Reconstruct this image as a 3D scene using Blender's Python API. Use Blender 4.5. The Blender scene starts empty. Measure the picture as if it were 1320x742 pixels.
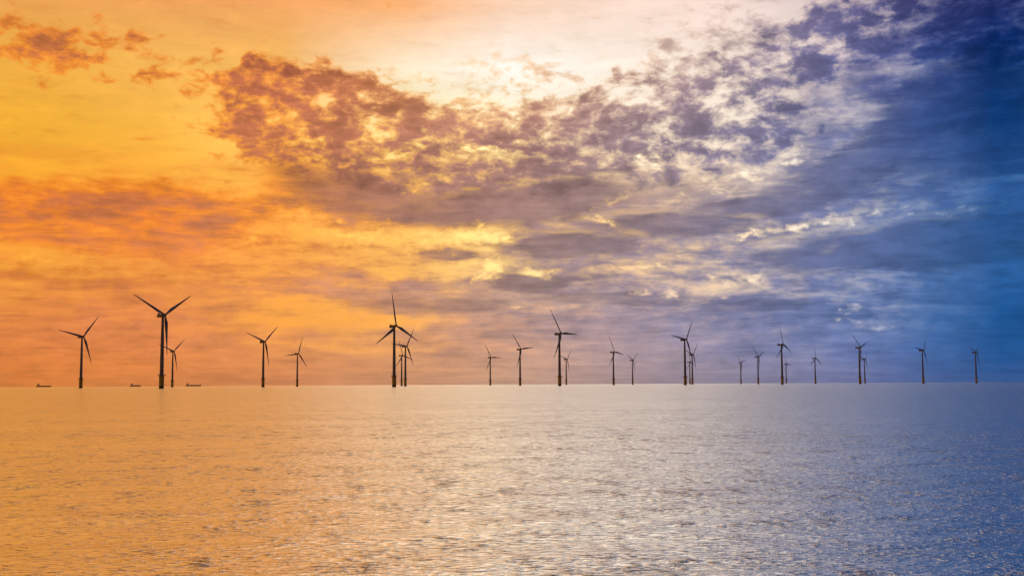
import bpy, math, random
import numpy as np
from mathutils import Matrix, Euler, Vector

# ------------------------------------------------------------------ camera
sc = bpy.context.scene
rad = math.radians
CAM_H = 3.0                       # metres above the water
F_PX, CX, CY = 1482.0, 660.0, 371.0   # focal length and centre on a 1320 x 742 frame
PITCH = math.atan(124.0 / F_PX)
ROLL = math.atan(-0.0049)
cam_data = bpy.data.cameras.new('camera')
cam_data.sensor_width = 36.0
cam_data.lens = F_PX / 1320.0 * 36.0
cam_data.clip_start = 0.1
cam_data.clip_end = 120000.0
cam = bpy.data.objects.new('camera', cam_data)
sc.collection.objects.link(cam)
cam.matrix_world = (Matrix.Translation((0, 0, CAM_H)) @ Matrix.Rotation(math.pi / 2 + PITCH, 4, 'X')
                    @ Matrix.Rotation(ROLL, 4, 'Z'))
sc.camera = cam


def azel(px, py):
    """a place in the sky as seen from the shore: azimuth (east of the view axis) and elevation, degrees"""
    c, s = math.cos(ROLL), math.sin(ROLL)
    u0 = (0, -math.sin(PITCH), math.cos(PITCH))
    rt = (c, s * u0[1], s * u0[2])
    up = (-s, c * u0[1], c * u0[2])
    fw = (0, math.cos(PITCH), math.sin(PITCH))
    d = [fw[i] * F_PX + rt[i] * (px - CX) + up[i] * (CY - py) for i in range(3)]
    return math.degrees(math.atan2(d[0], d[1])), math.degrees(math.atan2(d[2], math.hypot(d[0], d[1])))


# ------------------------------------------------------------------ colour management
vs = sc.view_settings
vs.view_transform = 'Standard'
vs.look = 'None'
vs.exposure = 0.0
vs.gamma = 1.0
vs.use_curve_mapping = False
sc.cycles.max_bounces = 3
sc.cycles.volume_bounces = 0

SUN_AZ, SUN_EL = azel(655, 85)


def lin(c):
    return tuple(((v / 255.0) / 12.92 if v / 255.0 <= 0.04045 else ((v / 255.0 + 0.055) / 1.055) ** 2.4) for v in c)


# ------------------------------------------------------------------ sky
world = bpy.data.worlds.new('World')
sc.world = world
world.use_nodes = True
WT = world.node_tree
WT.nodes.clear()


class V:
    """small arithmetic on node sockets"""
    tree = WT

    def __init__(self, s):
        self.s = s

    @staticmethod
    def put(sock, v):
        if isinstance(v, V):
            V.tree.links.new(v.s, sock)
        else:
            sock.default_value = v

    @staticmethod
    def m(op, *a, clamp=False):
        n = V.tree.nodes.new('ShaderNodeMath')
        n.operation = op
        n.use_clamp = clamp
        for i, v in enumerate(a):
            V.put(n.inputs[i], v)
        return V(n.outputs[0])

    def __add__(self, o): return V.m('ADD', self, o)
    __radd__ = __add__
    def __sub__(self, o): return V.m('SUBTRACT', self, o)
    def __rsub__(self, o): return V.m('SUBTRACT', o, self)
    def __mul__(self, o): return V.m('MULTIPLY', self, o)
    __rmul__ = __mul__
    def __truediv__(self, o): return V.m('DIVIDE', self, o)


def vmath(op, a, b=None):
    n = V.tree.nodes.new('ShaderNodeVectorMath')
    n.operation = op
    V.put(n.inputs[0], a)
    if b is not None:
        V.put(n.inputs[3 if op == 'SCALE' else 1], b)
    return V(n.outputs[1 if op in ('DOT_PRODUCT', 'LENGTH') else 0])


def comb(x, y, z):
    n = V.tree.nodes.new('ShaderNodeCombineXYZ')
    for i, v in enumerate((x, y, z)):
        V.put(n.inputs[i], v)
    return V(n.outputs[0])


def sep(v):
    n = V.tree.nodes.new('ShaderNodeSeparateXYZ')
    V.put(n.inputs[0], v)
    return [V(o) for o in n.outputs]


def noise(vec, scale, detail=4.0, rough=0.5, dist=0.0, lac=2.0, color=False):
    n = V.tree.nodes.new('ShaderNodeTexNoise')
    n.noise_dimensions = '3D'
    V.put(n.inputs['Vector'], vec)
    n.inputs['Scale'].default_value = scale
    n.inputs['Detail'].default_value = detail
    n.inputs['Roughness'].default_value = rough
    n.inputs['Lacunarity'].default_value = lac
    n.inputs['Distortion'].default_value = dist
    return V(n.outputs['Color' if color else 'Fac'])


def step(v, a, b, lo=0.0, hi=1.0, smooth=True):
    n = V.tree.nodes.new('ShaderNodeMapRange')
    n.interpolation_type = 'SMOOTHSTEP' if smooth else 'LINEAR'
    n.clamp = True
    V.put(n.inputs[0], v)
    for i, k in enumerate((a, b, lo, hi)):
        V.put(n.inputs[i + 1], k)
    return V(n.outputs[0])


def mixc(f, a, b, blend='MIX'):
    n = V.tree.nodes.new('ShaderNodeMix')
    n.data_type = 'RGBA'
    n.blend_type = blend
    n.clamp_factor = True
    V.put(n.inputs[0], f)
    for i, v in ((6, a), (7, b)):
        if isinstance(v, tuple):
            v = (*v[:3], 1.0)
        V.put(n.inputs[i], v)
    return V(n.outputs[2])


tc = WT.nodes.new('ShaderNodeTexCoord')
D = vmath('NORMALIZE', V(tc.outputs['Generated']))
dx, dy, dz = sep(D)
hor = V.m('MAXIMUM', V.m('SQRT', dx * dx + dy * dy), 0.001)
side = dx / hor                                    # -1 west ... +1 east
az = V.m('ARCTAN2', dx, dy) * 57.29578
el = V.m('ARCSINE', V.m('MAXIMUM', V.m('MINIMUM', dz, 1.0), -1.0)) * 57.29578

SP = 0.62
COLS = (40, 200, 360, 520, 660, 800, 940, 1080, 1200, 1287)


def ramp(cols):
    n = WT.nodes.new('ShaderNodeValToRGB')
    cr = n.color_ramp
    cr.interpolation = 'LINEAR'
    pos = [(math.sin(rad(azel(px, 330)[0])) + SP) / (2 * SP) for px in COLS]
    for i, (p, c) in enumerate(zip(pos, cols)):
        e = cr.elements[i] if i < 2 else cr.elements.new(p)
        e.position = p
        e.color = (*lin(c), 1.0)
    WT.links.new(side01.s, n.inputs[0])
    return V(n.outputs[0])


side01 = step(side, -SP, SP, smooth=False)


def field(rows, elv):
    out = None
    prev = None
    for e, cols in rows:
        c = ramp(cols)
        out = c if out is None else mixc(step(elv, prev, e, smooth=False), out, c)
        prev = e
    return out


# light seen through breaks and thin veil, by elevation, from the amber west to the blue east
LIT = [
    (0.0, [(218, 124, 58), (216, 127, 66), (215, 134, 84), (208, 145, 105), (195, 150, 125), (166, 142, 145), (136, 131, 156), (104, 115, 165), (60, 95, 155), (35, 85, 147)]),
    (3.0, [(230, 140, 60), (234, 142, 62), (248, 158, 58), (246, 164, 70), (238, 170, 125), (212, 175, 165), (214, 186, 178), (190, 184, 192), (100, 132, 180), (28, 86, 146)]),
    (6.0, [(250, 164, 50), (246, 154, 54), (250, 162, 58), (254, 184, 80), (255, 216, 134), (252, 208, 150), (255, 222, 175), (222, 212, 202), (118, 142, 182), (46, 96, 156)]),
    (9.0, [(250, 165, 33), (254, 168, 40), (255, 178, 54), (255, 208, 98), (255, 226, 140), (252, 218, 165), (255, 226, 188), (236, 224, 208), (150, 168, 198), (60, 108, 164)]),
    (12.0, [(249, 178, 43), (252, 182, 58), (255, 206, 98), (255, 232, 150), (255, 238, 185), (255, 242, 218), (252, 236, 216), (234, 222, 214), (136, 154, 190), (66, 106, 166)]),
    (15.5, [(240, 172, 66), (249, 184, 84), (252, 188, 92), (255, 236, 204), (255, 250, 240), (255, 241, 226), (252, 234, 220), (232, 214, 210), (158, 160, 190), (78, 100, 154)]),
    (18.5, [(240, 162, 86), (241, 161, 86), (245, 165, 94), (248, 175, 110), (252, 212, 182), (250, 220, 204), (244, 218, 206), (215, 196, 196), (152, 144, 170), (112, 114, 154)]),
    (40.0, [(240, 158, 78), (242, 160, 84), (244, 168, 100), (244, 182, 130), (240, 196, 164), (226, 208, 194), (198, 200, 202), (140, 166, 188), (62, 112, 158), (18, 76, 128)]),  # from here up the sky is unseen, coloured for its reflection in the water
    (75.0, [(196, 126, 66), (192, 126, 72), (186, 130, 86), (176, 136, 106), (164, 140, 126), (146, 140, 140), (112, 128, 146), (58, 98, 138), (16, 66, 112), (4, 52, 96)]),
]
# the shaded undersides of the clouds
SHADE = [
    (0.0, [(216, 124, 60), (214, 127, 68), (213, 134, 86), (206, 144, 106), (192, 149, 126), (163, 141, 146), (133, 130, 157), (101, 114, 165), (57, 94, 155), (33, 84, 147)]),
    (3.0, [(211, 124, 70), (211, 126, 78), (206, 134, 92), (190, 140, 115), (166, 135, 130), (141, 128, 144), (117, 121, 158), (92, 113, 162), (56, 96, 152), (24, 80, 140)]),
    (6.0, [(214, 124, 64), (210, 124, 74), (201, 130, 92), (182, 132, 115), (166, 135, 128), (147, 129, 141), (127, 124, 153), (102, 115, 160), (73, 105, 160), (46, 93, 153)]),
    (9.0, [(192, 108, 68), (196, 113, 72), (194, 122, 86), (179, 127, 111), (172, 132, 126), (168, 139, 138), (138, 128, 151), (109, 118, 160), (74, 102, 158), (40, 82, 146)]),
    (12.0, [(200, 118, 70), (196, 114, 70), (194, 116, 78), (181, 120, 98), (171, 126, 117), (156, 130, 137), (136, 125, 150), (102, 111, 156), (56, 84, 146), (14, 62, 124)]),
    (15.5, [(204, 118, 68), (194, 108, 68), (190, 108, 76), (205, 130, 80), (214, 150, 112), (190, 150, 140), (154, 135, 148), (106, 106, 150), (48, 66, 126), (8, 42, 102)]),
    (18.5, [(204, 120, 75), (200, 116, 76), (198, 116, 84), (205, 135, 95), (210, 155, 125), (190, 156, 148), (160, 140, 150), (108, 102, 142), (58, 58, 108), (40, 44, 96)]),
    (40.0, [(196, 116, 66), (196, 116, 72), (192, 120, 86), (190, 130, 104), (184, 142, 126), (164, 148, 144), (130, 138, 150), (74, 104, 142), (24, 66, 116), (2, 48, 96)]),  # unseen upper clouds, tinted to steer the colour of the water
    (75.0, [(140, 84, 50), (138, 86, 56), (132, 90, 70), (124, 96, 84), (114, 100, 100), (100, 98, 108), (76, 84, 112), (40, 60, 104), (12, 40, 90), (4, 32, 80)]),
]

# turbulence that bends every cloud edge
wcol = noise(vmath('MULTIPLY', D, (1, 1, 2.2)), 9.0, 4.0, 0.6, color=True)
wx, wy, wz = sep(wcol)
waz = az + (wx - 0.5) * 7.0
wel = el + (wy - 0.5) * 2.6
P2 = comb(waz, wel, 0.0)


_turned = {}


def turned(vec, deg):
    """the sky coordinates turned by a multiple of 5 degrees, made once for a run of blobs"""
    key = (vec.s.node.name, deg)
    for k in [k for k in _turned if k != key]:
        del _turned[k]
    if key not in _turned:
        if deg == 0:
            _turned[key] = vec
        else:
            c, s_ = math.cos(rad(deg)), math.sin(rad(deg))
            _turned[key] = comb(vmath('DOT_PRODUCT', vec, (c, s_, 0)), vmath('DOT_PRODUCT', vec, (-s_, c, 0)), 0.0)
    return _turned[key]


def blob(px, py, rx, ry, rot=0.0, vec=P2):
    """a soft elliptical mass of cloud at one place in the sky, 1 in its middle, 0 at its rim"""
    a, e = azel(px, py)
    k = math.degrees(1.0 / F_PX)
    deg = int(round(rot / 5.0)) * 5
    c, s_ = math.cos(rad(deg)), math.sin(rad(deg))
    ac, ec = c * a + s_ * e, -s_ * a + c * e
    n = WT.nodes.new('ShaderNodeVectorMath')
    n.operation = 'MULTIPLY_ADD'
    V.put(n.inputs[0], turned(vec, deg))
    n.inputs[1].default_value = (1 / (rx * k), 1 / (ry * k), 0)
    n.inputs[2].default_value = (-ac / (rx * k), -ec / (ry * k), 0)
    return V.m('SUBTRACT', 1.0, vmath('LENGTH', V(n.outputs[0])), clamp=True)


def by_turn(spec):
    return sorted(spec, key=lambda q: int(round(q[4] / 5.0)))


def layout(spec, base):
    acc = base
    for (px, py, rx, ry, rot, amp) in by_turn(spec):
        b = blob(px, py, rx, ry, rot)
        n = WT.nodes.new('ShaderNodeMath')
        n.operation = 'MULTIPLY_ADD'
        WT.links.new(b.s, n.inputs[0])
        n.inputs[1].default_value = amp
        V.put(n.inputs[2], acc)
        acc = V(n.outputs[0])
    return acc


# --- upper, broken altocumulus (clumps) ---
CLUMPS = [
    # px, py, rx, ry, rot, amount
    (100, 64, 150, 52, 2, 0.85), (195, 45, 80, 35, 8, 0.25),
    (330, 118, 170, 60, 4, 0.55), (290, 145, 80, 35, 0, 0.35), (420, 140, 170, 85, -10, 0.8), (395, 105, 120, 40, 0, 0.3),
    (470, 175, 170, 90, -10, 0.8), (560, 205, 190, 90, -8, 0.85), (660, 205, 190, 80, -4, 0.8), (770, 205, 150, 70, 0, 0.75),
    (850, 175, 110, 75, -8, 0.75), (915, 195, 120, 60, 4, 0.65), (720, 155, 80, 40, -10, 0.5), (640, 155, 110, 30, 0, 0.35), (480, 120, 110, 35, -6, 0.35),
    (370, 205, 170, 40, -8, 0.5), (620, 180, 330, 70, -5, 0.45), (500, 215, 200, 50, -10, 0.3),
    (785, 118, 85, 60, 12, 0.42), (700, 70, 70, 32, 20, 0.4), (850, 112, 110, 55, 35, 0.3), (905, 90, 130, 50, 38, 0.3),
    (985, 75, 170, 60, 28, 0.42), (1050, 40, 170, 60, 28, 0.42), (960, 120, 150, 50, 20, 0.25), (1000, 150, 150, 45, 12, 0.55), (960, 185, 150, 45, 5, 0.5), (1090, 95, 130, 50, 22, 0.35),
    (1120, 50, 130, 60, 22, 0.6), (1180, 25, 160, 70, 12, 0.8), (1270, 20, 160, 90, 0, 0.9),
    # the clear, glowing stretch
    (560, 85, 240, 90, 10, -0.6), (700, 40, 320, 75, 6, -0.55), (860, 30, 200, 80, 20, -0.3), (320, 30, 300, 80, 0, -0.5), (120, 160, 220, 110, 0, -0.42),
    (90, 220, 170, 60, 0, -0.3), (230, 215, 120, 40, 0, -0.2), (610, 195, 90, 20, -25, -0.3),
    (880, 250, 55, 26, 20, -0.45), (800, 145, 60, 40, 0, -0.3), (930, 150, 70, 30, 15, -0.35), (1130, 110, 70, 25, 25, -0.35), (1020, 205, 90, 25, 25, -0.35), (1090, 150, 90, 34, 28, -0.35),
]
vA = vmath('MULTIPLY', D, (1, 1, 1.75))
nA = noise(vA, 42.0, 5.0, 0.60, 0.3)
nA2 = noise(vmath('ADD', vA, (3.1, 1.7, 0.4)), 75.0, 3.0, 0.62, 0.3)
gA = V.m('MINIMUM', layout(CLUMPS, 0.22), 1.0)
upper = step(el, 7.4, 9.8)
qA = gA * 0.92 + (nA - 0.5) * 2.7 + (nA2 - 0.5) * 0.9
wisp = V.m('MAXIMUM', blob(930, 95, 260, 120, 25), blob(640, 120, 260, 60, 0) * 0.55)
wisp = V.m('MAXIMUM', wisp, blob(1120, 60, 220, 90, 20))
dW = step(nA * 0.6 + nA2 * 0.4 + wisp * 0.16, 0.52, 0.72) * step(wisp, 0.0, 0.45) * 0.7
dA = V.m('MAXIMUM', step(qA, 0.30, 1.06), dW) * upper

# --- the long stratus bands and lens clouds lower down ---
BANDS = [
    (560, 262, 330, 46, -2, 0.75), (700, 262, 200, 34, 4, 0.6), (420, 245, 170, 36, -10, 0.6), (860, 240, 150, 40, 6, 0.5),
    (120, 288, 260, 60, -4, 0.7), (70, 270, 110, 45, 0, 0.3),
    (740, 316, 120, 24, 2, 0.75), (690, 365, 105, 24, 2, 0.75), (575, 327, 70, 12, 0, 0.6), (860, 285, 190, 36, -3, 0.75), (960, 262, 170, 38, 2, 0.55),
    (560, 385, 190, 34, -3, 0.5), (800, 350, 170, 40, 0, 0.5), (480, 375, 190, 34, 0, 0.35),
    (1120, 325, 260, 52, 4, 0.9), (1240, 310, 220, 70, 4, 0.8), (1010, 318, 120, 34, 0, 0.5), (1150, 385, 230, 45, 0, 0.6), (1240, 400, 220, 60, 0, 0.5),
    (900, 400, 240, 36, 0, 0.3), (700, 425, 300, 40, 0, 0.22), (1000, 440, 360, 40, 0, 0.3), (960, 390, 130, 18, 0, 0.3),
    (1180, 180, 190, 115, 28, 1.0), (1270, 170, 190, 150, 20, 1.1), (1050, 230, 200, 55, 22, 0.8), (1240, 90, 140, 70, 14, 0.75), (1130, 250, 220, 40, 6, 0.55),
    (100, 440, 330, 60, 0, 0.35),
    # breaks with light in them
    (430, 312, 220, 46, 2, -0.42), (600, 312, 120, 22, 4, -0.4), (545, 345, 150, 36, 0, -0.3),
    (80, 340, 170, 34, -3, -0.55), (250, 350, 240, 40, 0, -0.2), (40, 225, 150, 50, 0, -0.5), (260, 235, 150, 30, -8, -0.35),
    (410, 412, 190, 24, 2, -0.42), (500, 410, 80, 12, -4, -0.55), (450, 444, 150, 7, -2, -0.4),
    (1050, 288, 120, 20, 4, -0.6), (990, 300, 70, 16, 14, -0.35), (1110, 270, 110, 14, 6, -0.5), (1240, 272, 110, 14, 8, -0.35), (1222, 229, 46, 10, 4, -0.35),
    (945, 362, 120, 26, -6, -0.55), (820, 346, 80, 14, 4, -0.5), (775, 282, 40, 16, -25, -0.65), (800, 262, 40, 22, -40, -0.5), (850, 210, 50, 26, 30, -0.4),
    (1110, 390, 90, 10, 2, -0.5), (1105, 413, 50, 9, -6, -0.65),
]
zz = V.m('POWER', V.m('MAXIMUM', dz, 0.0), 0.72) * 3.6
vB = comb(dx, dy, zz)
nB = noise(vB, 7.0, 6.0, 0.55, 0.7)
nB2 = noise(vmath('ADD', comb(dx, dy, zz * 1.3), (5.2, 0.3, 2.4)), 24.0, 5.0, 0.6, 0.4)
nB3 = noise(vmath('ADD', vA, (0.7, 4.4, 1.1)), 60.0, 3.0, 0.62)
gB = V.m('MINIMUM', layout(BANDS, 0.55), 0.80)
lower = step(el, 11.5, 8.5)
east = step(az - (el - 9.7) * 1.25 + (wx - 0.5) * 9.0, 8.5, 13.5)       # the dark mass in the east stands higher
calm = step(el, 0.0, 5.5, 0.4, 1.0)
qB = gB + ((nB - 0.5) * 1.7 + (nB2 - 0.5) * 1.1 + (nB3 - 0.5) * 1.0) * calm
dB = step(qB, 0.05, 1.05) * V.m('MAXIMUM', lower, east)

# --- smooth lens-shaped clouds with a clean rim ---
P1 = comb(az + (wx - 0.5) * 2.2, el + (wy - 0.5) * 0.9, 0.0)
LENSES = [
    (690, 262, 135, 30, 3, 0.95), (520, 268, 190, 26, -3, 0.8), (742, 316, 84, 17, 1, 0.95), (690, 366, 68, 15, 1, 0.95), (575, 328, 44, 8, 0, 0.8),
    (1110, 322, 150, 27, 3, 1.0), (1240, 312, 150, 34, 4, 1.0), (860, 292, 120, 17, -2, 0.8), (960, 268, 110, 18, 4, 0.7), (1120, 200, 120, 34, 30, 0.7), (1205, 120, 110, 34, 24, 0.7),
    (1040, 240, 130, 26, 20, 0.7), (560, 395, 120, 13, -2, 0.6), (820, 385, 140, 11, 0, 0.6), (980, 392, 80, 9, 0, 0.7), (440, 240, 110, 20, -10, 0.7), (1255, 165, 150, 75, 15, 0.85),
]
thin = 1.0
for (px, py, rx, ry, rot, amp) in by_turn(LENSES):
    b_ = step(blob(px, py, rx * 1.15, ry * 1.15, rot, P1) + (nB2 - 0.5) * 0.25, 0.02, 0.5, 0.0, amp)
    thin = (1.0 - b_) if isinstance(thin, float) else thin * (1.0 - b_)
dens = 1.0 - (1.0 - dA) * (1.0 - dB) * thin
RIMS = [(700, 262, 150, 26, 3), (742, 316, 88, 16, 1), (690, 366, 72, 14, 1), (1105, 322, 150, 25, 3), (1235, 312, 140, 32, 4), (860, 292, 120, 16, -2)]
rim = 0.0
for (px, py, rx, ry, rot) in RIMS:      # lit upper edges
    r_ = step(blob(px, py - 7, rx * 1.2, ry * 1.2, rot, P1), 0.02, 0.22) * step(blob(px, py, rx * 1.2, ry * 1.2, rot, P1), 0.22, 0.04)
    rim = r_ if isinstance(rim, float) else V.m('MAXIMUM', rim, r_)

# --- small bright breaks where the light pours through ---
BREAKS = [
    (535, 238, 34, 22, -30, 0.75), (612, 311, 60, 16, 4, 1.1), (655, 307, 34, 12, 0, 1.1), (632, 346, 34, 26, -30, 1.1), (700, 351, 70, 13, -8, 1.0), (560, 312, 90, 18, 4, 0.7),
    (775, 284, 28, 13, -20, 0.7), (800, 263, 20, 16, 40, 0.7), (852, 212, 50, 22, 35, 0.8), (620, 192, 60, 16, -10, 0.9), (575, 180, 60, 18, -25, 0.7), (430, 305, 110, 26, 2, 0.8), (330, 318, 60, 12, 0, 0.5),
    (1045, 289, 110, 12, 3, 0.8), (990, 299, 50, 10, 12, 0.75), (1115, 270, 70, 9, 6, 0.6), (1222, 229, 30, 6, 4, 0.7), (1240, 272, 80, 8, 8, 0.6), (940, 358, 70, 15, -6, 0.8), (880, 374, 60, 12, 2, 0.7),
    (825, 346, 50, 8, 4, 0.8), (1103, 413, 40, 6, -6, 0.9), (1090, 396, 60, 6, 0, 0.6), (500, 412, 70, 12, -3, 0.6), (450, 445, 120, 4, -2, 0.7), (660, 404, 50, 4, 0, 0.8),
    (900, 245, 60, 18, 25, 0.7), (960, 225, 60, 14, 20, 0.7), (1000, 205, 60, 14, 28, 0.8), (80, 336, 90, 14, -3, 0.6),
]
brk = 0.0
for (px, py, rx, ry, rot, amp) in by_turn(BREAKS):
    b_ = blob(px, py, rx * 1.2, ry * 1.2, rot) * (amp * 0.9)
    brk = b_ if isinstance(brk, float) else V.m('MAXIMUM', brk, b_)
brk = step(brk + (nA2 - 0.5) * 2.2 + (nB2 - 0.5) * 1.2, 0.3, 1.15) * step(brk, 0.0, 0.15)
dens = dens * (1.0 - brk) * (1.0 - rim * step(nB2, 0.42, 0.62, 0.0, 0.38))
dens = dens * step(el, 60.0, 30.0, 0.55, 1.0)

lit = field(LIT, el)
shade = field(SHADE, el)
# thicker and thinner places inside each cloud
tone = step(nB2 * 0.35 + nB * 0.3 + nA * 0.35, 0.39, 0.61, 1.26, 0.78, smooth=False)
shade = mixc(1.0, shade, comb(tone, tone, tone), 'MULTIPLY')
ltone = step(nA2 * 0.2 + nB2 * 0.4 + nB * 0.4, 0.37, 0.63, 1.08, 0.90, smooth=False) * (1.0 + brk * 0.22)
lit = mixc(1.0, lit, comb(ltone, ltone, ltone), 'MULTIPLY')
core = step(qA * upper + qB * 0.35, 0.85, 1.75, 1.06, 0.80)
shade = mixc(1.0, shade, comb(core, core, core), 'MULTIPLY')
lit = mixc(brk * 0.4, lit, mixc(1.0, lit, (1.2, 1.32, 1.4), 'MULTIPLY'))
lens = step(thin, 1.0, 0.25, 1.04, 0.79)            # the lens clouds are the thickest
shade = mixc(1.0, shade, comb(lens, lens, lens), 'MULTIPLY')
sky = mixc(dens, lit, shade)
halo = dens * (1.0 - dens) * 4.0 * step(side, 0.22, -0.12, 0.15, 0.8) * step(el, 4.0, 8.5)
sky = mixc(halo, sky, mixc(1.0, sky, (1.12, 0.86, 0.52), 'MULTIPLY'))

# away from the veiled sun the unseen sky is dimmed to keep turbines dark
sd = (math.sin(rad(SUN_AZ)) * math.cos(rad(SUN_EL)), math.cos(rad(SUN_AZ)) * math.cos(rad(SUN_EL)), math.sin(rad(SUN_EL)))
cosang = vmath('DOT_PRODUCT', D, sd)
back_dim = step(cosang, -0.35, 0.6, 0.16, 1.0)
sky = mixc(1.0, sky, comb(back_dim, back_dim, back_dim), 'MULTIPLY')

st = WT.nodes.new('ShaderNodeTexSky')
st.sky_type = 'NISHITA'
st.sun_disc = False
st.sun_elevation = rad(SUN_EL)
st.sun_rotation = rad(SUN_AZ)
bg_clear = WT.nodes.new('ShaderNodeBackground')
WT.links.new(st.outputs[0], bg_clear.inputs[0])
bg_clear.inputs[1].default_value = 0.06
bg_cloud = WT.nodes.new('ShaderNodeBackground')
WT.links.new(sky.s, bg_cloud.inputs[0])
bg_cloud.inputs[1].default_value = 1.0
veil = step(dens, 0.0, 0.6, 0.97, 1.0)        # the veil is thinnest in the breaks
mx = WT.nodes.new('ShaderNodeMixShader')
WT.links.new(veil.s, mx.inputs[0])
WT.links.new(bg_clear.outputs[0], mx.inputs[1])
WT.links.new(bg_cloud.outputs[0], mx.inputs[2])
wo = WT.nodes.new('ShaderNodeOutputWorld')
WT.links.new(mx.outputs[0], wo.inputs[0])
world.cycles.sampling_method = 'MANUAL'
world.cycles.sample_map_resolution = 512

# ------------------------------------------------------------------ sun behind the cloud veil
sun = bpy.data.lights.new('sun', 'SUN')
sun.energy = 0.05
sun.angle = rad(22)
sun.color = (1.0, 0.86, 0.68)
so = bpy.data.objects.new('sun', sun)
sc.collection.objects.link(so)
so.rotation_euler = Euler((math.pi / 2 - rad(SUN_EL), 0, math.pi - rad(SUN_AZ)))


# ------------------------------------------------------------------ materials
def material(name):
    m = bpy.data.materials.new(name)
    m.use_nodes = True
    V.tree = m.node_tree
    b = m.node_tree.nodes['Principled BSDF']
    return m, b


def painted(name, col, rough=0.45, var=0.12, scale=0.6, metal=0.0):
    m, b = material(name)
    t = V.tree.nodes.new('ShaderNodeTexCoord')
    n = noise(V(t.outputs['Object']), scale, 5.0, 0.6)
    k = step(n, 0.3, 0.7, 1 - var, 1 + var, smooth=False)
    c = mixc(1.0, col, comb(k, k, k), 'MULTIPLY')
    V.put(b.inputs['Base Color'], c)
    b.inputs['Roughness'].default_value = rough
    b.inputs['Metallic'].default_value = metal
    return m


def water_material():
    m, b = material('sea_water')
    g = V.tree.nodes.new('ShaderNodeNewGeometry')
    pos = V(g.outputs['Position'])
    rot = V.tree.nodes.new('ShaderNodeVectorRotate')
    rot.rotation_type = 'Z_AXIS'
    V.put(rot.inputs['Vector'], pos)
    rot.inputs['Angle'].default_value = rad(-9)
    p = V(rot.outputs[0])
    n1 = noise(vmath('MULTIPLY', p, (0.5, 1.0, 1.0)), 8.0, 3.0, 0.55, 0.25)
    n2 = noise(vmath('MULTIPLY', p, (0.4, 1.0, 1.0)), 2.2, 3.0, 0.55, 0.3)
    n3 = noise(vmath('MULTIPLY', p, (0.3, 1.0, 1.0)), 0.33, 2.0, 0.5)
    gust = step(noise(vmath('MULTIPLY', p, (0.35, 1.0, 1.0)), 0.09, 3.0, 0.5), 0.35, 0.65, 0.75, 1.2)
    paws = step(noise(vmath('MULTIPLY', p, (0.85, 0.5, 1.0)), 0.8, 6.0, 0.78), 0.50, 0.71)   # cat's paws: patches of steeper ripples
    crest = V.m('POWER', n1, 6.0)          # sharp little crests, flat between them
    bump = V.tree.nodes.new('ShaderNodeBump')
    bump.inputs['Strength'].default_value = 1.0
    bump.inputs['Distance'].default_value = 1.0
    bump.inputs['Filter Width'].default_value = 0.01
    V.put(bump.inputs['Height'], crest * gust * (0.42 + paws * 1.7) + n2 * 0.08 + n3 * 0.38)
    # dark water body under a sheen that grows towards grazing view (Fresnel raised beyond real water to brighten it)
    b.inputs['Base Color'].default_value = (0.003, 0.055, 0.085, 1)
    b.inputs['Roughness'].default_value = 0.6
    b.inputs['Specular IOR Level'].default_value = 0.0
    V.tree.links.new(bump.outputs[0], b.inputs['Normal'])
    fr = V.tree.nodes.new('ShaderNodeFresnel')
    fr.inputs['IOR'].default_value = 1.34
    V.tree.links.new(bump.outputs[0], fr.inputs['Normal'])
    sheen = V.tree.nodes.new('ShaderNodeBsdfGlossy')
    sheen.inputs['Color'].default_value = (0.94, 0.985, 0.97, 1)
    sheen.inputs['Roughness'].default_value = 0.18
    V.tree.links.new(bump.outputs[0], sheen.inputs['Normal'])
    mx_ = V.tree.nodes.new('ShaderNodeMixShader')
    V.put(mx_.inputs[0], V.m('MAXIMUM', 0.02, V.m('MINIMUM', V(fr.outputs[0]) * 2.2 - 0.17, 0.98)))
    V.tree.links.new(b.outputs[0], mx_.inputs[1])
    V.tree.links.new(sheen.outputs[0], mx_.inputs[2])
    V.tree.links.new(mx_.outputs[0], V.tree.nodes['Material Output'].inputs[0])
    return m


M_SEA = water_material()
M_TOWER = painted('grey_turbine_paint', (0.16, 0.17, 0.19), 0.5, 0.08, 0.15)
M_BLADE = painted('grey_blade_gelcoat', (0.16, 0.17, 0.19), 0.45, 0.06, 0.2)
M_STEEL = painted('dark_galvanised_steel', (0.12, 0.12, 0.12), 0.55, 0.2, 1.0)
M_GLASS = painted('dark_window_glass', (0.02, 0.025, 0.03), 0.1, 0.1, 1.0)
M_HULL = painted('hazed_hull_paint', (0.24, 0.18, 0.16), 0.5, 0.25, 0.1)  # hull colour lightened to imitate fading in distant haze
M_HOUSE = painted('weathered_white_paint', (0.42, 0.40, 0.38), 0.5, 0.1, 0.2)
M_RED = painted('rust_red_deck_paint', (0.30, 0.16, 0.12), 0.6, 0.2, 0.2)


def yellow_material():
    m, b = material('yellow_marine_paint')
    t = V.tree.nodes.new('ShaderNodeTexCoord')
    o = V(t.outputs['Object'])
    x, y, z = sep(o)
    n = noise(o, 0.9, 6.0, 0.65)
    growth = step(z + (n - 0.5) * 3.0, 2.2, 4.4)          # weed and mussels below the high-water mark
    n2 = noise(vmath('MULTIPLY', o, (1, 1, 0.15)), 1.6, 5.0, 0.6)
    rust = step(n2, 0.56, 0.72)
    c = mixc(rust * 0.6, (0.6, 0.41, 0.03), (0.22, 0.1, 0.03))
    c = mixc(growth, (0.02, 0.02, 0.014), c)
    V.put(b.inputs['Base Color'], c)
    b.inputs['Roughness'].default_value = 0.55
    return m


M_YELLOW = yellow_material()


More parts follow.
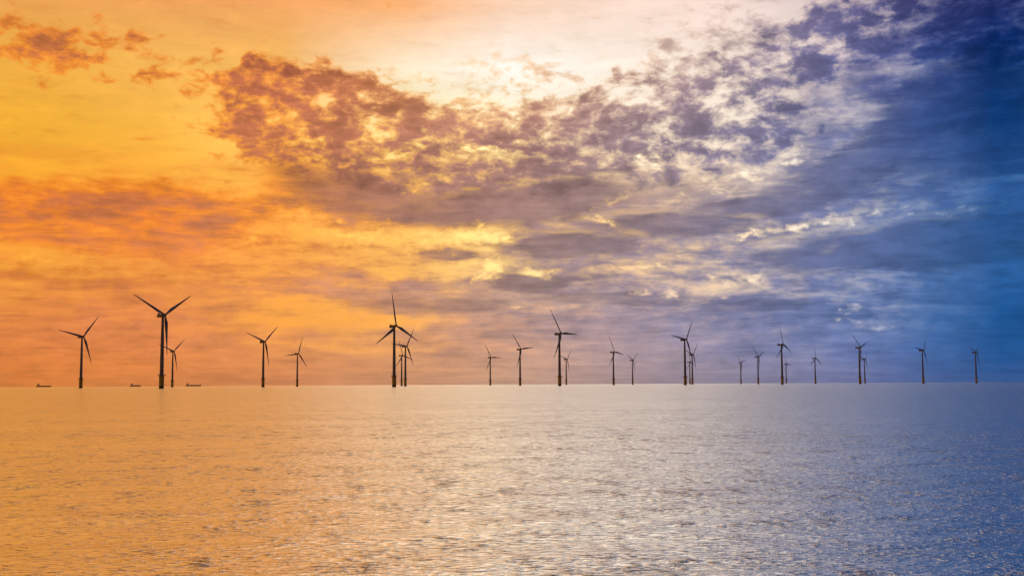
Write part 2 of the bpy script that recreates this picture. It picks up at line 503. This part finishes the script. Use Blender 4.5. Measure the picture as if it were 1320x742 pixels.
# ------------------------------------------------------------------ mesh helpers
class MB:
    """collects shapes into one mesh"""
    def __init__(self):
        self.v, self.f = [], []

    def add(self, verts, faces):
        o = len(self.v)
        self.v += [tuple(p) for p in verts]
        self.f += [tuple(i + o for i in fc) for fc in faces]
        return self

    def box(self, cx, cy, cz, sx, sy, sz):
        vs = [(cx + i * sx / 2, cy + j * sy / 2, cz + k * sz / 2) for i in (-1, 1) for j in (-1, 1) for k in (-1, 1)]
        return self.add(vs, [(0, 1, 3, 2), (4, 6, 7, 5), (0, 4, 5, 1), (2, 3, 7, 6), (0, 2, 6, 4), (1, 5, 7, 3)])

    def loft(self, rings, cap=True):
        n = len(rings[0])
        vs = [p for r in rings for p in r]
        fs = []
        for k in range(len(rings) - 1):
            for i in range(n):
                j = (i + 1) % n
                fs.append((k * n + i, k * n + j, (k + 1) * n + j, (k + 1) * n + i))
        if cap:
            fs.append(tuple(range(n - 1, -1, -1)))
            fs.append(tuple((len(rings) - 1) * n + i for i in range(n)))
        return self.add(vs, fs)

    def lathe(self, prof, n=24, cap=True):
        return self.loft([[(r * math.cos(2 * math.pi * i / n), r * math.sin(2 * math.pi * i / n), z) for i in range(n)]
                          for r, z in prof], cap)

    def tube(self, a, b, r, n=6, r2=None):
        a, b = np.array(a, float), np.array(b, float)
        d = (b - a) / np.linalg.norm(b - a)
        u = np.cross(d, (0, 0, 1.0) if abs(d[2]) < 0.9 else (1.0, 0, 0))
        u /= np.linalg.norm(u)
        w = np.cross(d, u)
        r2 = r if r2 is None else r2
        ring = lambda c, q: [tuple(c + q * (math.cos(t) * u + math.sin(t) * w)) for t in [2 * math.pi * i / n for i in range(n)]]
        return self.loft([ring(a, r), ring(b, r2)])

    def mesh(self, name, mat, smooth=False):
        me = bpy.data.meshes.new(name)
        me.from_pydata(self.v, [], self.f)
        import bmesh
        bm = bmesh.new()
        bm.from_mesh(me)
        bmesh.ops.recalc_face_normals(bm, faces=bm.faces)
        bm.to_mesh(me)
        bm.free()
        if smooth:
            me.polygons.foreach_set('use_smooth', [True] * len(me.polygons))
            me.set_sharp_from_angle(angle=rad(40))
        me.materials.append(mat)
        me.update()
        return me


COL = sc.collection


def link(name, data, parent=None, loc=(0, 0, 0), rot=None):
    o = bpy.data.objects.new(name, data)
    COL.objects.link(o)
    if parent is not None:
        o.parent = parent
    o.location = loc
    if rot is not None:
        o.rotation_euler = rot
    return o


def tag(o, label, cat, group=None):
    o['label'] = label
    o['category'] = cat
    if group:
        o['group'] = group


# ------------------------------------------------------------------ sea: one sheet to the horizon with real waves
def build_sea():
    rng = np.random.default_rng(7)
    R1 = list(np.exp(np.arange(math.log(1.0), math.log(12.0), 0.02)))
    R2 = list(np.exp(np.arange(math.log(12.0), math.log(420.0), 0.0031)))
    R3 = list(np.exp(np.arange(math.log(420.0), math.log(25000.0), 0.022)))
    r = np.array(R1 + R2 + R3 + [25000.0])
    a_in = np.arange(rad(-31), rad(31), 0.0019)
    a_out = np.linspace(rad(31), rad(329), 70)
    a = np.concatenate([a_in, a_out[:-1]])
    nr, na = len(r), len(a)
    X = (r[:, None] * np.sin(a)[None, :]).astype(np.float64)
    Y = (r[:, None] * np.cos(a)[None, :]).astype(np.float64)
    dr = np.gradient(r)[:, None]
    da = np.where(np.arange(na) < len(a_in), 0.0019, rad(4.3))[None, :]
    cell = np.maximum(dr, r[:, None] * da)
    Z = np.zeros_like(X)
    HX = np.zeros_like(X)
    HY = np.zeros_like(X)
    wind = rad(-81)                       # waves run towards the shore, slightly from the right
    gust = np.zeros_like(X)
    for k in range(9):
        th = rng.uniform(0, 2 * math.pi)
        wl = rng.uniform(18, 90)
        gust += np.sin((X * math.cos(th) * 0.45 + Y * math.sin(th) * 0.3) * 2 * math.pi / wl + rng.uniform(0, 6.3))
    gust = 1.0 + 0.16 * gust / 1.6
    for k in range(96):
        wl = math.exp(rng.uniform(math.log(0.30), math.log(4.5)))
        kk = 2 * math.pi / wl
        th = wind + rng.normal(0, rad(22 if wl > 2 else 26))
        slope = 0.010 * (1.0 if wl < 1.2 else (1.2 / wl) ** 0.6)
        amp = slope / kk
        ph = kk * (X * math.cos(th) + Y * math.sin(th)) + rng.uniform(0, 6.3)
        fade = np.clip((wl / cell - 2.2) / 2.5, 0, 1)
        A = amp * fade * (gust if wl < 3 else 1.0)
        Z += A * np.cos(ph)
        s = A * np.sin(ph) * 0.8
        HX -= s * math.cos(th)
        HY -= s * math.sin(th)
    X += HX
    Y += HY
    co = np.stack([X, Y, Z], -1).reshape(-1, 3)
    co = np.vstack([co, [[0, 0, 0]]])
    idx = np.arange(nr * na).reshape(nr, na)
    nx = np.roll(idx, -1, axis=1)
    quads = np.stack([idx[:-1], nx[:-1], nx[1:], idx[1:]], -1).reshape(-1, 4)[:, ::-1]
    tris = np.stack([np.full(na, nr * na), nx[0], idx[0]], -1)
    me = bpy.data.meshes.new('sea')
    nq, nt = len(quads), len(tris)
    me.vertices.add(len(co))
    me.vertices.foreach_set('co', co.astype(np.float32).ravel())
    me.loops.add(nq * 4 + nt * 3)
    me.loops.foreach_set('vertex_index', np.concatenate([quads.ravel(), tris.ravel()]).astype(np.int32))
    me.polygons.add(nq + nt)
    ls = np.concatenate([np.arange(nq) * 4, nq * 4 + np.arange(nt) * 3]).astype(np.int32)
    me.polygons.foreach_set('loop_start', ls)
    me.polygons.foreach_set('use_smooth', np.ones(nq + nt, dtype=bool))
    me.update(calc_edges=True)
    me.validate()
    me.materials.append(M_SEA)
    o = link('sea', me)
    o['kind'] = 'structure'
    return o


build_sea()

# ------------------------------------------------------------------ wind turbines
HUB_H, ROT_R, TILT = 88.0, 49.5, rad(5)
PLAT_Z = 16.0


def blade_mesh():
    st_ = [(1.3, 2.1, 2.1, 0), (3.0, 2.2, 2.1, 4), (6.0, 3.2, 1.6, 16), (10.0, 4.3, 1.15, 17), (14.0, 4.0, 0.85, 13), (20.0, 3.3, 0.65, 9),
           (28.0, 2.5, 0.46, 5), (36.0, 1.85, 0.32, 2.5), (43.0, 1.3, 0.22, 1), (47.5, 0.85, 0.14, 0), (ROT_R, 0.28, 0.06, 0)]
    rings = []
    n = 14
    for z, ch, tk, tw in st_:
        circ = max(0.0, 1 - (z - 1.3) / 6.0)
        ring = []
        for i in range(n):
            t = 2 * math.pi * i / n
            cy = math.cos(t) * ch / 2
            cxx = math.sin(t) * tk / 2 * (1 if circ > 0.6 else (0.55 + 0.45 * math.cos(t)) + 0.25)
            cy += (1 - circ) * -ch * 0.18                      # more chord behind the pitch axis
            w = rad(tw)
            px = cxx * math.cos(w) - cy * math.sin(w)
            py = cxx * math.sin(w) + cy * math.cos(w)
            ring.append((px - 1.6 * (z / ROT_R) ** 2, py, z))
        rings.append(ring)
    return MB().loft(rings).mesh('blade', M_BLADE, True)


def nacelle_mesh():
    rings = []
    for x, w, h, zc in [(-9.6, 2.6, 2.6, 0.2), (-9.3, 3.3, 3.3, 0.15), (-6.0, 3.9, 3.9, 0.05), (0.0, 4.0, 4.0, 0.0), (1.8, 3.8, 3.8, 0.0), (2.6, 3.2, 3.2, 0.0)]:
        ring = []
        for i in range(20):
            t = 2 * math.pi * i / 20
            c, s = math.cos(t), math.sin(t)
            p = 0.5
            ring.append((x, math.copysign(abs(c) ** p, c) * w / 2, zc + math.copysign(abs(s) ** p, s) * h / 2))
        rings.append(ring)
    return MB().loft(rings).mesh('nacelle', M_TOWER, True)


def hub_mesh():
    m = MB()
    rings = []
    for x, r_ in [(-1.5, 1.5), (-1.2, 1.75), (0.6, 1.75), (1.5, 1.45), (2.2, 0.95), (2.6, 0.35)]:
        rings.append([(x, r_ * math.cos(2 * math.pi * i / 20), r_ * math.sin(2 * math.pi * i / 20)) for i in range(20)])
    return m.loft(rings).mesh('rotor_hub', M_BLADE, True)


def railing_mesh():
    m = MB()
    R_, n = 4.65, 16
    pts = [(R_ * math.cos(2 * math.pi * i / n), R_ * math.sin(2 * math.pi * i / n)) for i in range(n)]
    for i in range(n):
        a, b = pts[i], pts[(i + 1) % n]
        m.tube((*a, PLAT_Z + 0.2), (*a, PLAT_Z + 1.35), 0.06, 5)
        for h in (0.75, 1.3):
            m.tube((*a, PLAT_Z + h), (*b, PLAT_Z + h), 0.05, 4)
    return m.mesh('railing', M_YELLOW)


def landing_mesh():
    m = MB()
    for s in (-0.85, 0.85):
        m.tube((3.95, s, -5.0), (3.95, s, 9.5), 0.26, 8)
        for z in (1.5, 5.0, 8.8):
            m.tube((2.6, s * 0.9, z), (3.95, s, z), 0.16, 6)
    return m.mesh('boat_landing', M_YELLOW)


def ladder_mesh():
    m = MB()
    for s in (-0.28, 0.28):
        m.tube((3.4, s, 0.0), (3.4, s, PLAT_Z + 1.2), 0.05, 5)
    for k in range(36):
        m.tube((3.4, -0.28, 0.6 + k * 0.43), (3.4, 0.28, 0.6 + k * 0.43), 0.03, 4)
    return m.mesh('ladder', M_STEEL)


def crane_mesh():
    m = MB()
    m.tube((-3.4, 1.6, PLAT_Z + 0.2), (-3.4, 1.6, PLAT_Z + 3.4), 0.16, 8)
    m.tube((-3.4, 1.6, PLAT_Z + 3.3), (-5.3, 2.5, PLAT_Z + 4.3), 0.12, 6)
    return m.mesh('davit_crane', M_YELLOW)


MESH = dict(
    transition_piece=MB().lathe([(2.95, -8), (2.95, 13.6), (3.1, 13.8), (3.1, 14.6), (2.9, 14.8), (2.9, PLAT_Z - 0.3)], 28).mesh('transition_piece', M_YELLOW, True),
    platform=MB().lathe([(3.0, PLAT_Z - 1.1), (4.6, PLAT_Z - 0.4), (4.8, PLAT_Z - 0.4), (4.8, PLAT_Z + 0.15), (2.4, PLAT_Z + 0.2)], 24).mesh('platform', M_STEEL),
    tower=MB().lathe([(2.3, PLAT_Z + 0.1), (2.35, PLAT_Z + 0.2), (2.22, PLAT_Z + 20), (2.24, PLAT_Z + 20.15), (2.2, PLAT_Z + 20.3), (1.9, PLAT_Z + 45),
                      (1.92, PLAT_Z + 45.15), (1.88, PLAT_Z + 45.3), (1.5, HUB_H - 2.2), (1.62, HUB_H - 2.1), (1.62, HUB_H - 1.7)], 28).mesh('tower', M_TOWER, True),
    railing=railing_mesh(), boat_landing=landing_mesh(), ladder=ladder_mesh(), davit_crane=crane_mesh(),
    nacelle=nacelle_mesh(), rotor_hub=hub_mesh(), blade=blade_mesh(),
    door=MB().box(2.3, 0, PLAT_Z + 1.45, 0.24, 1.0, 2.2).mesh('door', M_STEEL),
    cooler=MB().box(-7.6, 0, 2.75, 0.5, 3.0, 1.6).box(-7.2, 1.2, 2.3, 1.2, 0.12, 0.7).box(-7.2, -1.2, 2.3, 1.2, 0.12, 0.7).mesh('cooler', M_STEEL),
    mast=MB().tube((-8.8, 0.9, 1.6), (-8.8, 0.9, 4.6), 0.07, 6).tube((-8.8, 0.5, 4.1), (-8.8, 1.3, 4.1), 0.05, 5).box(-8.8, 0.9, 4.7, 0.3, 0.3, 0.25).mesh('wind_mast', M_STEEL),
)


def turbine(x, y, yaw, theta, label):
    root = link('wind_turbine', None, loc=(x, y, 0))
    root.empty_display_size = 5
    # the landing faces the shore side, a little to the right, as seen from the beach
    base_rot = (0, 0, rad(-62 + (hash_(x, y) - 0.5) * 30))
    tp = link('transition_piece', MESH['transition_piece'], root)
    link('boat_landing', MESH['boat_landing'], tp, rot=base_rot)
    link('ladder', MESH['ladder'], tp, rot=base_rot)
    pl = link('platform', MESH['platform'], root)
    link('railing', MESH['railing'], pl)
    link('davit_crane', MESH['davit_crane'], pl, rot=base_rot)
    tw = link('tower', MESH['tower'], root)
    link('door', MESH['door'], tw, rot=base_rot)
    phi = rad(yaw)
    na = link('nacelle', MESH['nacelle'], root, loc=(0, 0, HUB_H + 0.2), rot=(0, -TILT, -phi))
    na.rotation_euler = (Matrix.Rotation(-phi, 3, 'Z') @ Matrix.Rotation(-TILT, 3, 'Y')).to_euler()
    link('cooler', MESH['cooler'], na)
    link('wind_mast', MESH['mast'], na)
    ax = Matrix.Rotation(-phi, 3, 'Z') @ Matrix.Rotation(-TILT, 3, 'Y')
    hubpos = ax @ Vector((4.2, 0, 0))
    hb = link('rotor_hub', MESH['rotor_hub'], root, loc=(hubpos.x, hubpos.y, HUB_H + 0.2 + hubpos.z), rot=ax.to_euler())
    for k in range(3):
        link('blade', MESH['blade'], hb, rot=(rad(theta - 90 + 120 * k), 0, 0))
    tag(root, label, 'wind turbine', 'wind turbines standing in the sea')
    return root


def hash_(x, y):
    return random.Random(int(x * 13 + y * 7)).random()


TURBINES = [
    (-742.2, 1983.3, 34, 48, 'leftmost wind turbine, standing alone between two ships on the horizon'),
    (-423.1, 1390.4, 35, 32, 'tallest wind turbine, nearest of all, its top two blades spread in a wide V'),
    (-840.1, 2848.4, 33, 40, 'small wind turbine just right of and behind the tallest turbine'),
    (-488.2, 2257.6, 34, 40, 'medium wind turbine standing alone in the gap right of the third ship'),
    (-582.4, 3120.2, 39, 68, 'small lone wind turbine with one blade level to the left, on the orange side'),
    (-172.1, 1676.9, 41, 94, 'tall wind turbine with one blade straight up, front of the orange cluster of three'),
    (-324.6, 3378.0, 35, 104, 'smallest of the cluster of three turbines, squeezed between the other two'),
    (-237.6, 2558.2, 37, 54, 'middle-sized turbine at the right of the cluster of three on the orange side'),
    (-70.6, 3671.8, 43, 118, 'small lone turbine just left of centre with one blade level to the right'),
    (18.8, 2823.5, 42, 6, 'medium lone turbine at the centre with one blade raised slightly to the right'),
    (80.3, 1962.0, 39, 0, 'tall grey turbine right of centre with a level right blade and yellow foot'),
    (187.1, 4009.2, 34, 42, 'tiny distant turbine close behind the tall turbine right of centre'),
    (273.5, 3119.9, 38, 112, 'left and taller of the pair where the sky turns mauve'),
    (437.7, 4202.2, 35, 34, 'right and smaller of the pair where the sky turns mauve, with V-shaped blades'),
    (337.1, 2249.5, 42, 52, 'tall dark turbine with a blade leaning up to the right, front of the mauve cluster'),
    (534.0, 3421.8, 39, 44, 'small turbine right behind the tall one of the mauve cluster of three'),
    (715.7, 4649.8, 36, 98, 'tiny half-hidden turbine between the two others of the mauve cluster'),
    (958.5, 4838.8, 38, 18, 'tiny distant lone turbine left of the small one on the blue side'),
    (795.7, 3734.3, 39, 22, 'small lone turbine left of the tall blue one, its upper blades in a V'),
    (600.7, 2567.9, 37, 98, 'tallest turbine on the blue side, one blade nearly straight up'),
    (1235.6, 5204.0, 40, 114, 'tiniest turbine, just behind the foot of the tallest turbine on the blue side'),
    (1059.4, 4033.6, 44, 90, 'small lone blue turbine with one blade upright and two hanging evenly'),
    (848.7, 2817.0, 42, 18, 'dark blue turbine with a yellow foot, front one of the rightmost pair'),
    (1304.8, 4270.4, 38, 50, 'small turbine behind and right of the front one of the rightmost pair'),
    (1103.1, 3097.4, 44, 52, 'second turbine from the right edge, standing alone against deep blue sky'),
    (1340.8, 3334.3, 41, 42, 'rightmost wind turbine, standing alone near the right edge'),
]
for t_ in TURBINES:
    turbine(*t_)


# ------------------------------------------------------------------ cargo ships on the horizon
def ship(px, dist, L, label, house_at, hatches, cranes):
    a, _ = azel(px, 494)
    x, y = dist * math.sin(rad(a)), dist * math.cos(rad(a))
    root = link('cargo_ship', None, loc=(x, y, 0))
    root.rotation_euler = (0, 0, rad(-a * 0.5))
    Bm = L * 0.075
    fb = 7.5
    rings = []
    for t, w, zt in [(-0.5, 0.72, fb + 1.2), (-0.46, 0.9, fb + 1.0), (-0.3, 1.0, fb), (0.3, 1.0, fb), (0.4, 0.82, fb + 1.2), (0.46, 0.45, fb + 2.6), (0.5, 0.08, fb + 3.2)]:
        w *= Bm
        xx = t * L
        rake = 0.0 if t < 0.4 else -(t - 0.4) * L * 0.25
        rings.append([(xx + rake, -w * 0.8, -4), (xx + rake, w * 0.8, -4), (xx, w, 1), (xx, w, zt), (xx, -w, zt), (xx, -w, 1)])
    hull = link('hull', MB().loft(rings).mesh('hull', M_HULL), root)
    fm = MB()
    fm.box(L * 0.43, 0, fb + 3.6, L * 0.06, Bm * 0.7, 1.6)
    link('forecastle', fm.mesh('forecastle', M_HULL), hull)
    hx = house_at * L
    hm = MB()
    for k in range(4):
        hm.box(hx + k * 0.25, 0, fb + 1.5 + k * 2.8, 13 - k * 1.4, Bm * (1.8 - 0.1 * k), 2.7)
    hm.box(hx + 2.2, 0, fb + 13.0, 8.0, Bm * 2.1, 2.6)
    house = link('superstructure', hm.mesh('superstructure', M_HOUSE), root)
    for k in range(7):
        link('window', MB().box(hx + 6.25, (k - 3) * Bm * 0.25, fb + 13.3, 0.16, Bm * 0.17, 1.0).mesh('window', M_GLASS), house)
    for k in range(5):
        link('window', MB().box(hx - 1.0 + k * 1.6, -Bm * 1.05 - 0.02, fb + 13.3, 1.1, 0.16, 1.0).mesh('window', M_GLASS), house)
    link('funnel', MB().loft([[(hx - 5.5 + 1.9 * math.cos(t) - q * 0.1, 1.3 * math.sin(t), fb + 8 + q) for t in [math.pi * 2 * i / 12 for i in range(12)]] for q in (0, 9.5)]).mesh('funnel', M_RED), root)
    mm = MB().tube((hx + 2, 0, fb + 14), (hx + 2, 0, fb + 22), 0.35, 6, 0.15).tube((hx + 2, -2.5, fb + 18), (hx + 2, 2.5, fb + 18), 0.15, 5)
    link('mast', mm.mesh('mast', M_STEEL), root)
    link('foremast', MB().tube((L * 0.43, 0, fb + 3), (L * 0.43, 0, fb + 12), 0.4, 6, 0.2).mesh('foremast', M_STEEL), root)
    free0, free1 = hx + 9, L * 0.38
    w = (free1 - free0) / hatches
    for k in range(hatches):
        link('hatch_cover', MB().box(free0 + (k + 0.5) * w, 0, fb + 1.2, w * 0.82, Bm * 1.4, 2.6).mesh('hatch_cover', M_RED), root)
    for k in range(cranes):
        cx_ = free0 + (k + 1) * (free1 - free0) / (cranes + 1)
        link('deck_crane', MB().tube((cx_, 0, fb), (cx_, 0, fb + 9), 0.9, 8).tube((cx_, 0, fb + 8), (cx_ + w * 0.7, 0, fb + 10.5), 0.5, 6, 0.3).mesh('deck_crane', M_HOUSE), root)
    tag(root, label, 'ship', 'cargo ships on the horizon')
    return root


ship(56.5, 9000, 100, 'faint cargo ship at the far left edge of the horizon', -0.36, 4, 0)
ship(174.5, 9300, 82, 'smallest cargo ship, on the horizon just left of the tallest turbine', -0.30, 3, 2)
ship(249.5, 9000, 112, 'longest cargo ship, on the horizon right of the tallest turbine', -0.38, 5, 1)


# ------------------------------------------------------------------ sea haze
def build_haze():
    me = MB().box(0, 0, 78.0, 50400, 50400, 168.0).mesh('haze', M_STEEL)
    me.materials.clear()
    m = bpy.data.materials.new('sea_haze')
    m.use_nodes = True
    t = m.node_tree
    t.nodes.clear()
    v = t.nodes.new('ShaderNodeVolumePrincipled')
    v.inputs['Color'].default_value = (0.95, 0.95, 0.95, 1)
    v.inputs['Density'].default_value = 1.0e-5
    v.inputs['Anisotropy'].default_value = 0.88
    o = t.nodes.new('ShaderNodeOutputMaterial')
    t.links.new(v.outputs[0], o.inputs['Volume'])
    me.materials.append(m)
    ob = link('haze', me)
    ob['kind'] = 'stuff'


build_haze()
